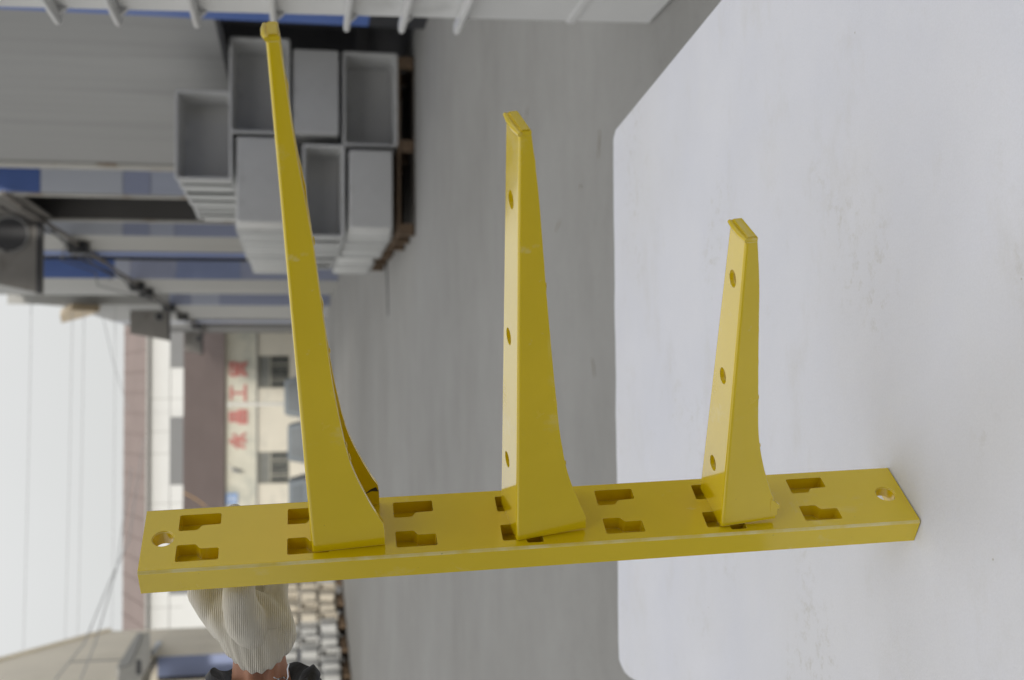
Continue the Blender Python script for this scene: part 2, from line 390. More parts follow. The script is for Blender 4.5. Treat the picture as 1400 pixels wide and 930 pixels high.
# sunlight on the far roof edge, painted as a tan board
q = [on_x(x, y, WX - .35) for x, y in ((82, 432), (97, 424), (136, 426), (118, 433), (84, 442))]
wpart('sunlit_eave', prism(bmesh.new(), q, (.3, .2, 0)), 'tan')
# conduit, clamps and cable bundle along the wall
pz = 7.06
pipe_b = bmesh.new(); tube(pipe_b, [(WX - .09, y, pz + .03 * math.sin(y)) for y in range(24, 78, 3)], .05, 8)
wpart('conduit', pipe_b, 'pipe')
cb = bmesh.new()
for k in range(3):
    ph = random.random() * 6
    tube(cb, [(WX - .16 - .05 * k, 24.8 + i * 1.5, pz + .25 - .17 * k + .16 * math.sin(i * .9 + ph)) for i in range(34)], .02, 6)
wpart('cable', cb, 'wire')
cb = bmesh.new(); tube(cb, [(WX - .12, 31.5, pz + .2), (WX - .16, 35, pz + 1.0), (WX - .2, 38, pz + .55), (WX - .16, 43, pz + 1.3), (WX - .12, 50, pz + .35)], .02, 6); wpart('cable', cb, 'wire')
cb = bmesh.new(); tube(cb, [(WX - .12, 34.5, pz + .9), (WX - .16, 36.4, pz + .35), (WX - .2, 39.2, pz + .2), (WX - .16, 41, pz + .6)], .02, 6); wpart('cable', cb, 'wire')
for y in (32.2, 43.5, 46.0, 54.0, 60.0, 68.0):
    wpart('junction_box', B(WX - .32, WX - .001, y - .28, y + .28, pz - .22, pz + .26, bev=.02), 'dark')
# canopy brackets: tapering concrete fins with a round opening
def fin(y, xo, z0, z1, xt, hole, thick=.5):
    f = wpart('canopy_bracket', prism(bmesh.new(), [(WX - .001, y, z0), (xo, y, z0), (xt, y, z1), (WX - .001, y, z1)], (0, thick, 0)), 'taupe')
    hb = bmesh.new(); tube(hb, [(hole[0], y - .03, hole[1]), (hole[0], y + .02, hole[1])], hole[2], 20)
    o = finish('rim', B(0, .01, 0, .01, 0, .01), 'dark', f); bpy.data.objects.remove(o)
    bmesh.ops.translate(hb, vec=(-WX, -45, 0), verts=hb.verts); h = finish('opening', hb, 'dark', f)
    rb = bmesh.new(); pts = [(hole[0] + math.cos(t / 12 * math.pi) * hole[2], y - .03, hole[1] + math.sin(t / 12 * math.pi) * hole[2]) for t in range(25)]
    tube(rb, pts, .035, 6); bmesh.ops.translate(rb, vec=(-WX, -45, 0), verts=rb.verts); finish('opening_rim', rb, 'grey_wall', f)
    lb = B(xo - .03, WX - .002, y - .035, y + .0, z0 - .05, z0 + .05); bmesh.ops.translate(lb, vec=(-WX, -45, 0), verts=lb.verts); finish('lower_lip', lb, 'dark', f)
h1 = on_y(13, 320, 27.5)
fin(27.56, 2.32, 7.1, 9.0, 2.75, (h1.x, h1.z, .40))
h2 = on_y(218, 433, 57.9); fin(57.9, 2.62, 7.5, 9.3, 2.95, (h2.x, h2.z, .2))
h3 = on_y(272, 463, 77.1); fin(77.1, 2.6, 7.5, 8.6, 2.85, (h3.x, h3.z, .18))

# ================================================================ HALL BEHIND THE PHOTOGRAPHER (unseen, added to shade the near yard)
bh = thing('shading_hall', (0, -15, 0), 'long dark hall added out of view behind the camera to shade the near yard', 'building')
def bp_(name, bm, mat): bmesh.ops.translate(bm, vec=(0, 9, 0), verts=bm.verts); return finish(name, bm, mat, bh)
bp_('wall', B(-44, 44, -9.4, -9, 0, 12.4), 'dark_hall_wall')
bp_('side_wall', B(-44, -43.6, -24, -9.41, 0, 12.4), 'pale_wall'); bp_('side_wall', B(43.6, 44, -24, -9.41, 0, 12.4), 'pale_wall')
bp_('roof', prism(bmesh.new(), [(-44.5, -8.5, 12.41), (-44.5, -24.5, 12.41), (-44.5, -16, 13.6)], (89, 0, 0)), 'brown_roof2')
for k in range(9):
    xx = -38 + k * 8.5; bp_('door', B(xx, xx + 4, -8.98, -8.9, 0, 4.6), 'blue'); bp_('window', B(xx + .3, xx + 3.7, -8.98, -8.93, 7, 9), 'glass')
# ================================================================ CREAM BUILDING ACROSS THE YARD
CY = 80.0
def cpt(x, y): return on_y(x, y, CY)
cb_ = thing('cream_building', (0, CY, 0), 'single storey cream building with red lettering and brown sheet roof across the yard', 'building')
def cpart(name, bm, mat, parent=cb_, sharp=32):
    bmesh.ops.translate(bm, vec=(0, -CY, 0), verts=bm.verts); return finish(name, bm, mat, parent, sharp)
ze = cpt(307, 600).z; zb = cpt(352, 600).z; XL, XR = cpt(300, 806).x, 6.5
wins = [(353, 396, 486, 531), (353, 396, 617, 662)]
def wrect(w): a = cpt(w[0], w[3]); b = cpt(w[1], w[2]); return a.x, b.x, b.z, a.z     # x0,x1,z0,z1
rects = sorted([wrect(w) for w in wins])
xs = XL
for (x0, x1, z0, z1) in rects:
    cpart('wall', B(xs, x0, CY, CY + .3, 0, zb), 'cream_wall')
    cpart('wall', B(x0, x1, CY, CY + .3, 0, z0), 'cream_wall')
    cpart('wall', B(x0, x1, CY, CY + .3, z1, zb), 'cream_wall') if z1 < zb - .01 else None
    xs = x1
cpart('wall', B(xs, XR, CY, CY + .3, 0, zb), 'cream_wall')
cpart('stone_band', B(XL, XR, CY - .03, CY + .28, zb + .005, ze), 'cream_tile')
cpart('ledge', B(XL, XR, CY - .10, CY - .031, zb - .03, zb + .07), 'grey_wall')
for (x0, x1, z0, z1) in rects:
    w = cpart('window', B(x0 + .02, x1 - .02, CY + .24, CY + .27, z0 + .01, z1 - .01), 'glass')
    fb = bmesh.new(); t = .07
    box(fb, x0, x1, CY + .14, CY + .22, z0, z0 + t); box(fb, x0, x1, CY + .14, CY + .22, z1 - t, z1)
    box(fb, x0, x0 + t, CY + .141, CY + .221, z0 + t, z1 - t); box(fb, x1 - t, x1, CY + .141, CY + .221, z0 + t, z1 - t)
    hh = z1 - (z1 - z0) * .38
    box(fb, x0 + t, x1 - t, CY + .142, CY + .219, hh - .05, hh + .05)
    for k in (.27, .72): xx = x0 + (x1 - x0) * k; box(fb, xx - .045, xx + .045, CY + .143, CY + .218, z0 + t, hh - .05)
    cpart('frame', fb, 'frame', w)
    cpart('curtain', B(x0 + t, x1 - t, CY + .20, CY + .235, hh + .05, z1 - t), 'curtain', w)
    gb = bmesh.new(); n = 5
    for k in range(1, n): xx = x0 + (x1 - x0) * k / n; box(gb, xx - .02, xx + .02, CY + .05, CY + .09, z0, hh)
    for k in range(0, 4): zz = z0 + (hh - z0) * k / 4 + .1; box(gb, x0, x1, CY + .051, CY + .089, zz - .018, zz + .018)
    cpart('window_bars', gb, 'bar', w)
# brown corrugated roof
rz = on_y(251, 600, CY + 7).z; rb = bmesh.new(); n = 128; lo = []; hi = []
for i in range(n * 2 + 1):
    x = XL - .2 + (XR - XL) * i / (n * 2); dz = .05 if i % 2 else 0
    lo.append(rb.verts.new((x, CY - .5, ze - .05 + dz))); hi.append(rb.verts.new((x, CY + 7, rz + dz)))
for i in range(len(lo) - 1): rb.faces.new((lo[i], lo[i + 1], hi[i + 1], hi[i]))
bmesh.ops.solidify(rb, geom=rb.faces[:], thickness=.06)
cpart('roof', rb, 'brown_roof', sharp=10)
cpart('roof_back', prism(bmesh.new(), [(XL - .2, CY + 7.02, rz - .08), (XL - .2, CY + 14, ze - .3), (XR - .2, CY + 14, ze - .3), (XR - .2, CY + 7.02, rz - .08)], (0, 0, .06)), 'brown_roof')
cpart('back_wall', B(XL, XR, CY + 13.5, CY + 13.8, 0, ze - .4), 'cream_wall')
for X_ in (XL, XR - .3): cpart('side_wall', B(X_, X_ + .3, CY + .31, CY + 13.49, 0, ze - .35), 'cream_wall')
# red letters, each a raised character of strokes; unit square 0..1
def strokes(ch):
    return {'yong': [((.45, 1), (.6, .9)), ((.25, .78), (.55, .78)), ((.55, .78), (.55, .05)), ((.55, .05), (.42, .12)), ((.08, .55), (.38, .55)), ((.38, .55), (.08, .12)), ((.9, .75), (.62, .52)), ((.58, .52), (.95, .08))],
            'chang': [((.25, .98), (.75, .98)), ((.25, .98), (.25, .55)), ((.75, .98), (.75, .55)), ((.25, .77), (.75, .77)), ((.25, .55), (.75, .55)), ((.12, .43), (.88, .43)), ((.12, .43), (.12, .0)), ((.88, .43), (.88, .0)), ((.12, .22), (.88, .22)), ((.12, 0), (.88, 0))],
            'gong': [((.12, .92), (.88, .92)), ((.5, .92), (.5, .06)), ((.02, .06), (.98, .06))],
            'mao': [((.35, 1), (.12, .9)), ((.12, .9), (.12, .6)), ((.12, .62), (.42, .68)), ((.5, .95), (.9, .95)), ((.68, .95), (.5, .6)), ((.9, .95), (.86, .6)), ((.86, .6), (.74, .62)),
                    ((.2, .5), (.8, .5)), ((.2, .5), (.2, .16)), ((.8, .5), (.8, .16)), ((.5, .42), (.5, .25)), ((.5, .25), (.08, .0)), ((.55, .2), (.92, .0))]}[ch]
for ch, yc in (('yong', 603), ('chang', 570), ('gong', 537.5), ('mao', 505)):
    c = cpt(325.5, yc); s = 1.06; lb = bmesh.new(); t = .085
    for i, ((ax, az), (bx, bz)) in enumerate(strokes(ch)):
        a = Vector((c.x + (ax - .5) * s, 0, c.z + (az - .5) * s)); b = Vector((c.x + (bx - .5) * s, 0, c.z + (bz - .5) * s))
        dd = (b - a).normalized(); nn = Vector((-dd.z, 0, dd.x)); a = a - dd * t * .6; b = b + dd * t * .6; y = CY - .12 - .002 * i
        prism(lb, [(p.x, y, p.z) for p in (a + nn * t, b + nn * t, b - nn * t, a - nn * t)], (0, .085 + .002 * i, 0))
    cpart('letter', lb, 'red')
# small square sign
a = cpt(309, 690); b = cpt(325, 674)
sg = thing('wall_sign', (a.x, CY - .1, b.z), 'small square blue and white sign high on the cream wall beside the post', 'sign')
def rel(bm, v): bmesh.ops.translate(bm, vec=-Vector(v), verts=bm.verts); return bm
finish('sign_board', rel(B(a.x, b.x, CY - .12, CY - .035, b.z, a.z), (a.x, CY - .1, b.z)), 'sign_blue', sg)
cx, cz, w_ = (a.x + b.x) / 2, (a.z + b.z) / 2, (b.x - a.x)
pb = bmesh.new(); box(pb, cx - w_ * .3, cx + w_ * .3, CY - .13, CY - .121, cz - w_ * .34, cz - w_ * .26); box(pb, cx - w_ * .3, cx + w_ * .3, CY - .13, CY - .121, cz + w_ * .18, cz + w_ * .26)
tube(pb, [(cx + math.cos(t * math.pi / 8) * w_ * .15, CY - .125, cz - .02 + math.sin(t * math.pi / 8) * w_ * .15) for t in range(17)], .035, 6)
finish('sign_print', rel(pb, (a.x, CY - .1, b.z)), 'sign_white', sg)
# orange cable on the roof
oc = tube(bmesh.new(), [on_y(x, y, CY + 1.5 - .02 * i) + Vector((0, -.8, 0)) for i, (x, y) in enumerate([(252, 672), (262, 677), (272, 683), (284, 692)])], .035, 6)
tag(finish('orange_cable', oc, 'orange'), 'thin orange cable running down the brown roof', 'cable')
# bracket lamp under the eave
wl = thing('wall_lamp', cpt(309, 637), 'small dark lamp on a bracket under the brown eave', 'lamp')
p = cpt(309, 636); q = [(0, -.05, 0), (.0, -.5, -.15), (-.25, -.8, -.6)]
finish('lamp_arm', tube(bmesh.new(), q, .035, 6), 'pole', wl); finish('lamp_head', tube(bmesh.new(), [(-.2, -.75, -.5), (-.36, -.9, -.95)], [.16, .1], 10), 'grey_wall', wl)

# white hall with brown roof and grey windows further back
HY = 104.0
hl = thing('white_hall', (0, HY, 0), 'tall white hall with grey clerestory panels and brown roof behind the cream building', 'building')
def hp(name, bm, mat): bmesh.ops.translate(bm, vec=(0, -HY, 0), verts=bm.verts); return finish(name, bm, mat, hl)
hz = lambda x: on_y(x, 600, HY).z
hx = lambda y: on_y(240, y, HY).x
hp('wall', B(-34, 12, HY, HY + .3, 0, hz(203)), 'white_wall')
hp('seam', B(-34, 12, HY - .03, HY - .001, hz(233), hz(232)), 'grey_wall')
for y0, y1 in ((500, 448), (660, 570), (810, 742), (420, 380)):
    hp('grey_panel', B(hx(y0 + 3), hx(y1), HY - .06, HY - .002, hz(262), hz(232.5)), 'grey_clad')
for y in (590, 545, 620, 688, 700, 725, 830): hp('seam', B(hx(y) - .03, hx(y) + .03, HY - .022, HY - .001, hz(250), hz(203)), 'pale_wall')
rf = prism(bmesh.new(), [(-34.5, HY - .6, hz(202)), (-34.5, HY - .6, hz(200)), (-34.5, HY + 7, hz(166) * 1.05), (-34.5, HY + 14, hz(202))], (47, 0, 0))
hp('roof', rf, 'brown_roof2')
hp('gutter', B(-34.5, 12.5, HY - .75, HY - .601, hz(204), hz(201)), 'pale_wall')
for k in range(26):
    hp('roof_seam', prism(bmesh.new(), [(-34 + k * 1.8, HY - .62, hz(200) + .02), (-33.92 + k * 1.8, HY - .62, hz(200) + .02), (-33.92 + k * 1.8, HY + 7, hz(166) * 1.05 + .02), (-34 + k * 1.8, HY + 7, hz(166) * 1.05 + .02)], (0, 0, .05)), 'brown_roof2')

# ================================================================ LEFT BUILDING
LX = -9.0
lb0 = thing('cream_workshop', (LX, 40, 0), 'cream workshop wall with blue door frame at the far left of the yard', 'workshop')
def lp(name, bm, mat): bmesh.ops.translate(bm, vec=(-LX, -40, 0), verts=bm.verts); return finish(name, bm, mat, lb0)
e1 = on_x(203, 862, LX); e2 = on_x(152, 863, LX); e3 = on_x(2, 904, LX); dv = (e3 - e2)
d0 = on_x(210, 898, LX); d1 = on_x(210, 930, LX); dt = d0.z - .1
y_end = e2.y
door0, door1 = on_x(230, 898, LX).y, on_x(230, 898, LX).y - 3.6
zt = lambda y: e2.z + (e3.z - e2.z) * (e2.y - y) / (e2.y - e3.y)
prof = [(LX, y_end, 0), (LX, y_end, e2.z), (LX, e3.y - 3, zt(e3.y - 3)), (LX, door0, 0)]
lp('wall', prism(bmesh.new(), [(LX, y_end, 0), (LX, y_end, e2.z), (LX, door0, zt(door0)), (LX, door0, 0)], (-.3, 0, 0)), 'cream_light')
lp('wall', prism(bmesh.new(), [(LX, door0 - .004, dt), (LX, door0 - .004, zt(door0)), (LX, 26, zt(26)), (LX, 26, dt)], (-.3, 0, 0)), 'cream_light')
lp('wall', B(LX - .3, LX, 26, door1, 0, dt - .003), 'cream_light')
lp('door_post', B(LX * 1.075, LX + .02, door0 - .06, door0 - .01, 0, dt - .05), 'blue_mid')
lp('door_header', B(LX - .02, LX + .05, door1 + .1, door0 - .07, dt - .04, dt - .005), 'dark')
lp('post_edge', B(LX * 1.075 - .12, LX * 1.075 - .002, door0 - .08, door0 - .01, 0, dt - .06), 'dark')
lp('door_sheet', B(LX * 1.075 - .3, LX * 1.075 - .13, door1 + .002, door0 - .08, 0, dt - .31), 'cream_light')
lp('end_wall', prism(bmesh.new(), [(LX - .301, y_end, 0), (LX - 12, y_end, 0), (LX - 12, y_end, e2.z), (LX - .301, y_end, e2.z)], (0, -.3, 0)), 'cream_light')
lp('coping', prism(bmesh.new(), [(LX + .1, y_end + .05, e2.z + .003), (LX + .1, 26, zt(26) + .003), (LX + .1, 26, zt(26) + .22), (LX + .1, y_end + .05, e2.z + .22)], (-.5, 0, 0)), 'cream_light')
lp('wall_joint', B(LX - .01, LX + .02, on_x(118, 905, LX).y, on_x(118, 905, LX).y + .12, dt + .4, 9), 'grey_wall')
f0 = on_x(204, 868, LX)
bz = on_x(205, 866, LX)
def lpoly(name, pts, X, w, mt): lp(name, prism(bmesh.new(), [on_x(x, y, X) for x, y in pts], (w, 0, 0)), mt)
lpoly('canopy_side', [(205, 863), (206, 905), (192, 931), (160, 935), (164, 914), (179, 908), (197, 866)], LX + .6, -.55, 'taupe_l')
lpoly('canopy_edge', [(196, 865), (178, 908), (163, 914), (160, 911), (188, 865)], LX + .62, -.6, 'pale_wall')
lpoly('vent_slot', [(186, 902), (193, 902), (193, 922), (186, 922)], LX + .605, -.02, 'dark')
lp('window', B(LX + .001, LX + .06, y_end - 4.6, y_end - 2.6, on_x(228, 866, LX).z - .02, on_x(222, 866, LX).z), 'sign_white')

# ================================================================ VANS AND CARS
def car(name, cx, cyy, L, W, Hh, paint, label, cat, boxy, hood):
    t = thing(name, (cx, cyy, 0), label, cat, 'cars parked before the cream building')
    hw = W / 2; bm = bmesh.new()
    # side profile (y along length, rear at -L/2 towards the camera)
    zb_ = .28; belt = Hh * .56
    prof = [(-L / 2, zb_), (-L / 2, belt - .1), (-L / 2 + .03, belt), (L / 2 - hood, belt), (L / 2 - .1, belt - .22), (L / 2, zb_ + .3), (L / 2 - .05, zb_)]
    def loft(prof, sec, bm):
        rings = [[bm.verts.new((sx * hw, y * 1.0, z)) for (y, z) in prof] for sx in sec]
        for a, b in zip(rings, rings[1:]):
            for i in range(len(prof)): bm.faces.new((a[i], a[(i + 1) % len(prof)], b[(i + 1) % len(prof)], b[i]))
        bm.faces.new(rings[0]); bm.faces.new(rings[-1][::-1]); return rings
    r = loft(prof, (-1, -.96, .96, 1), bm)
    for ring in (r[0], r[-1]):
        for v in ring: v.co.y *= .975; v.co.z = zb_ + (v.co.z - zb_) * .96
    finish('body', bm, paint, t)
    cb2 = bmesh.new(); rk = .12 if boxy else .42
    lower = [(-hw * .97, -L / 2 + .04), (hw * .97, -L / 2 + .04), (hw * .97, L / 2 - hood + .1), (-hw * .97, L / 2 - hood + .1)]
    upper = [(-hw * .80, -L / 2 + rk), (hw * .80, -L / 2 + rk), (hw * .80, L / 2 - hood - .65), (-hw * .80, L / 2 - hood - .65)]
    va = [cb2.verts.new((x, y, belt - .02)) for x, y in lower]; vb = [cb2.verts.new((x, y, Hh - .03)) for x, y in upper]
    for i in range(4): cb2.faces.new((va[i], va[(i + 1) % 4], vb[(i + 1) % 4], vb[i]))
    cb2.faces.new(va[::-1]); cb2.faces.new(vb)
    bmesh.ops.bevel(cb2, geom=cb2.edges[:], offset=.11, segments=3, profile=.6, affect='EDGES')
    finish('cabin', cb2, paint, t)
    # windows just proud of the cabin
    def quad(name, lo, hi, fx):
        pass
    def lerp(a, b, k): return tuple(a[i] + (b[i] - a[i]) * k for i in range(len(a)))
    for nm, i, j in (('rear_window', 0, 1), ('windscreen', 2, 3), ('side_window', 1, 2), ('side_window', 3, 0)):
        A0, A1 = Vector((*lower[i], belt)), Vector((*lower[j], belt)); B0, B1 = Vector((*upper[i], Hh - .03)), Vector((*upper[j], Hh - .03))
        pts = []
        for (u, v) in ((.12, .22), (.88, .22), (.86, .82), (.14, .82)): pts.append(A0.lerp(A1, u).lerp(B0.lerp(B1, u), v))
        nrm = (pts[1] - pts[0]).cross(pts[3] - pts[0]).normalized()
        finish(nm, prism(bmesh.new(), [p + nrm * .004 for p in pts], nrm * .012), 'car_glass', t)
    for sx in (-1, 1):
        finish('tail_lamp', B(sx * hw * .97 - .1, sx * hw * .97 + .1 - (.06 if sx > 0 else -.06), -L / 2 - .02, -L / 2 + .1, belt - .32, belt + .02, bev=.02), 'car_red', t)
        finish('headlight', B(sx * hw * .75 - .18, sx * hw * .75 + .18, L / 2 - .12, L / 2 + .0, belt - .42, belt - .26, bev=.02), 'car_lamp', t)
    finish('bumper', B(-hw * .97, hw * .97, -L / 2 - .1, -L / 2 + .05, .25, .5, bev=.04), 'car_dark', t)
    finish('number_plate', B(-.25, .25, -L / 2 - .012, -L / 2 - .002, belt - .3, belt - .17), 'sign_blue', t)
    for sx in (-1, 1):
        for yy in (-L * .31, L * .31):
            w = finish('wheel', tube(bmesh.new(), [(sx * hw * .99, yy, .32), (sx * (hw - .2), yy, .32)], .32, 20), 'tyre', t)
            finish('rim', tube(bmesh.new(), [(sx * (hw + .012), yy, .32), (sx * (hw - .04), yy, .32)], .19, 14), 'rim', w)
    return t
c1 = on_y(387, 543, 50); c2 = on_y(391, 608, 50)
car('parked_van', c1.x, 52.4, 4.4, 1.86, c1.z - .02, 'car_grey', 'tall grey van parked in front of the right hand barred window', 'van', True, .7)
car('parked_van', c2.x + .05, 52.4, 4.3, 1.84, c2.z - .03, 'car_silver', 'grey minivan with sloping side parked between the other two vehicles', 'van', True, 1.0)
c3 = on_y(394, 680, 50)
cc = car('parked_car', c3.x - .12, 52.2, 4.5, 1.85, c3.z + .02, 'car_silver', 'silver car with dark rear and red lamps beside the yellow post', 'car', False, 1.1)
# lamp post in front of the cream building
pt = on_y(314, 553, 56); pl = thing('lamp_post', (pt.x, 56, 0), 'slim white post standing behind the grey vans', 'post')
finish('pole', tube(bmesh.new(), [(0, 0, 0), (0, 0, pt.z)], [.085, .075], 12), 'pole', pl)
finish('pole_cap', tube(bmesh.new(), [(0, 0, pt.z), (.0, 0, pt.z + .12)], [.12, .05], 12), 'pole', pl)
finish('base_plate', B(-.2, .2, -.2, .2, 0, .04), 'pole', pl)

# ================================================================ POWER LINES
def wire(p, q, sag, label, y0, y1, r=.016):
    a = on_y(*p, y0); b = on_y(*q, y1); a2 = a + (a - b) * .6; b2 = b + (b - a) * .6; pts = []
    for i in range(25):
        k = i / 24; v = a2.lerp(b2, k); v.z -= sag * 4 * k * (1 - k); pts.append(v)
    tag(finish('power_line', tube(bmesh.new(), pts, r, 6), 'wire_grey'), label, 'wire', 'wires across the sky')
wire((40, 430), (29, 905), .1, 'topmost thin wire crossing the pale sky', 52, 58)
wire((96, 450), (86, 900), .1, 'upper wire of the close pair below the topmost sky wire', 54, 60)
wire((112, 450), (103, 900), .1, 'lower wire of the close pair below the topmost sky wire', 54, 60)
wire((155, 455), (150, 900), .1, 'lowest level wire just above the far brown roof', 56, 62)
def cable(pts, label, r=.03):
    tag(finish('hanging_cable', tube(bmesh.new(), pts, r, 6), 'wire_grey'), label, 'cable')
cable([on_y(110, 930, 38), on_y(130, 880, 41), on_y(160, 775, 48), on_y(170, 700, 58), on_y(180, 640, 70)], 'dark cable hanging from the workshop towards the far brown roof', .022)
cable([on_y(75, 930, 38), on_y(115, 880, 41), on_y(150, 795, 46), on_y(176, 740, 54), on_y(197, 600, 80)], 'second cable strung above the workshop roof, crossing the first', .022)
cable([on_y(140, 430, 56), on_y(156, 500, 70), on_y(176, 560, 100)], 'slack cable dropping from the warehouse eave to the far roof', .02)

# ================================================================ FIBREGLASS BOXES
def tray_mesh(W, Hh, D, taper, t, flange, mat, name='shell'):
    """open box, mouth at y=0 facing -y, depth towards +y"""
    bm = bmesh.new()
    def ring(hw, hh, y, r=.03):
        pts = []
        for (sx, sz, a0) in ((1, 1, 0), (-1, 1, 90), (-1, -1, 180), (1, -1, 270)):
            for k in range(4):
                a = R(a0 + k * 30); pts.append(bm.verts.new((sx * (hw - r) + r * math.cos(a), y, sz * (hh - r) + r * math.sin(a))))
        return pts
    hw, hh = W / 2, Hh / 2; rings = [
        ring(hw, hh, .035), ring(hw, hh, .004), ring(hw - .004, hh - .004, 0), ring(hw - flange + .006, hh - flange + .006, 0), ring(hw - flange, hh - flange, .006),
        ring(hw - flange - taper, hh - flange - taper, D - t), ]
    out = [ring(hw - flange + t, hh - flange + t, .035), ring(hw - flange + t - taper * .94, hh - flange + t - taper * .94, D - .012), ring(hw - flange + t - taper - .012, hh - flange + t - taper - .012, D)]
    def bridge(a, b):
        for i in range(len(a)): bm.faces.new((a[i], a[(i + 1) % len(a)], b[(i + 1) % len(b)], b[i]))
    for a, b in zip(rings, rings[1:]): bridge(a, b)
    bm.faces.new(rings[-1]); bridge(rings[0], out[0]); bridge(out[0], out[1]); bridge(out[1], out[2]); bm.faces.new(out[2])
    return finish(name, bm, mat, sharp=28)
trays = {}
def tray_data(key, *a):
    if key not in trays:
        o = tray_mesh(*a); trays[key] = o.data; bpy.data.objects.remove(o)
    return trays[key]
def tray(cx, y, cz, W, Hh, D, mat, label, flip, group, yaw=0, taper=.035, name='fibreglass_box'):
    me = tray_data((round(W, 2), round(Hh, 2), round(D, 2), mat, taper), W, Hh, D, taper, .012, .035, mat)
    o = bpy.data.objects.new(name, me); C.objects.link(o)
    o.location = (cx, y + (D if flip else 0), cz); o.rotation_euler = (0, 0, yaw + (math.pi if flip else 0))
    return tag(o, label, 'box', group)
def rect_at(x0, x1, y0, y1, Y):
    a = on_y((x0 + x1) / 2, y1, Y); b = on_y((x0 + x1) / 2, y0, Y); lo = on_y(x1, (y0 + y1) / 2, Y); hi = on_y(x0, (y0 + y1) / 2, Y)
    return a.x, b.x, lo.z, hi.z
GR = 'grey fibreglass boxes stacked on the right hand pallets'
FY = 13.85
cells = [((541, 473, 203, 316), True, 8, 'bottom left of the stack front', 'bottom left'),
         ((472, 413, 196, 325), False, 9, 'second row at the left, mouth to the camera', 'second left'),
         ((402, 319, 185, 308), True, 11, 'third row at the left, behind the long yellow arm', 'third left'),
         ((545, 468, 70, 200), False, 7, 'bottom right of the stack front, mouth open', 'bottom right'),
         ((468, 396, 65, 187), True, 7, 'second row at the right, closed face forward', 'second right'),
         ((397, 313, 52, 184), False, 7, 'third row at the right, crossed by the long arm tip', 'third right'),
         ((318, 238, 122, 246), False, 11, 'top of the whole stack, mouth open', 'topmost')]
for (x1, x0, y0, y1), flip, n, words, rowname in cells:
    a, b, z0, z1 = rect_at(x0, x1, y0, y1, FY); W, Hh = b - a, z1 - z0; y = FY + random.uniform(-.04, .04)
    if flip: W += .035; Hh += .01
    for k in range(n):
        lab = 'grey fibreglass box, ' + words if k == 0 else 'grey box, %s from the front, nested in the %s row of the big stack' % (['first', 'second', 'third', 'fourth', 'fifth', 'sixth', 'seventh', 'eighth', 'ninth', 'tenth', 'eleventh'][k], rowname)
        if k == n - 1: lab = 'rearmost nested grey box of the %s row of the big stack' % rowname
        tray((a + b) / 2 + (random.uniform(-.02, .02) if k else 0), y, (z0 + z1) / 2, W - .01, Hh - .008, .56, 'frp' if k == 0 else 'frp_white', lab, flip, GR, yaw=R(random.uniform(-.5, .5)), taper=.018 if flip else .032)
        y += .30 + random.uniform(-.02, .02)
# a second, lower pile right behind on its own pallet
a, b, z0, z1 = rect_at(205, 326, 1, 1, 17.3) if False else (1.95, 3.0, .2, .8)
for r in range(3):
    for k in range(3):
        lab = ['lower', 'middle', 'upper'][r] + ' grey box ' + ['at the front of', 'inside', 'at the back of'][k] + ' the second pile behind the big stack'
        tray(2.5 + random.uniform(-.02, .02), 17.7 + k * .6, .52 + r * .64, 1.04, .62, .56, 'frp_white', lab, r != 1, GR)
def pallet(x0, x1, y0, y1, zt, label):
    t = thing('wooden_pallet', ((x0 + x1) / 2, (y0 + y1) / 2, 0), label, 'pallet', 'wooden pallets under the grey boxes')
    o = Vector(((x0 + x1) / 2, (y0 + y1) / 2, 0)); n = 6
    for k in range(n):
        yy = y0 + (y1 - y0 - .1) * k / (n - 1)
        finish('deck_board', rel(B(x0, x1, yy, yy + .1, zt - .022, zt), o), 'wood', t)
    for k in range(3):
        yy = y0 + (y1 - y0 - .1) * k / 2
        finish('bottom_board', rel(B(x0, x1, yy, yy + .1, .001, .020), o), 'wood_dark', t)
        for j in range(3):
            xx = x0 + (x1 - x0 - .14) * j / 2
            finish('block', rel(B(xx, xx + .14, yy + .004, yy + .096, .021, zt - .023), o), 'wood', t)
pallet(1.88, 4.03, 13.86, 15.4, .20, 'long dark wooden pallet under the front of the grey stack')
pallet(2.02, 3.3, 15.6, 17.2, .20, 'wooden pallet under the middle of the grey stack')
pallet(2.02, 3.3, 17.6, 19.3, .20, 'wooden pallet under the rear pile of grey boxes')

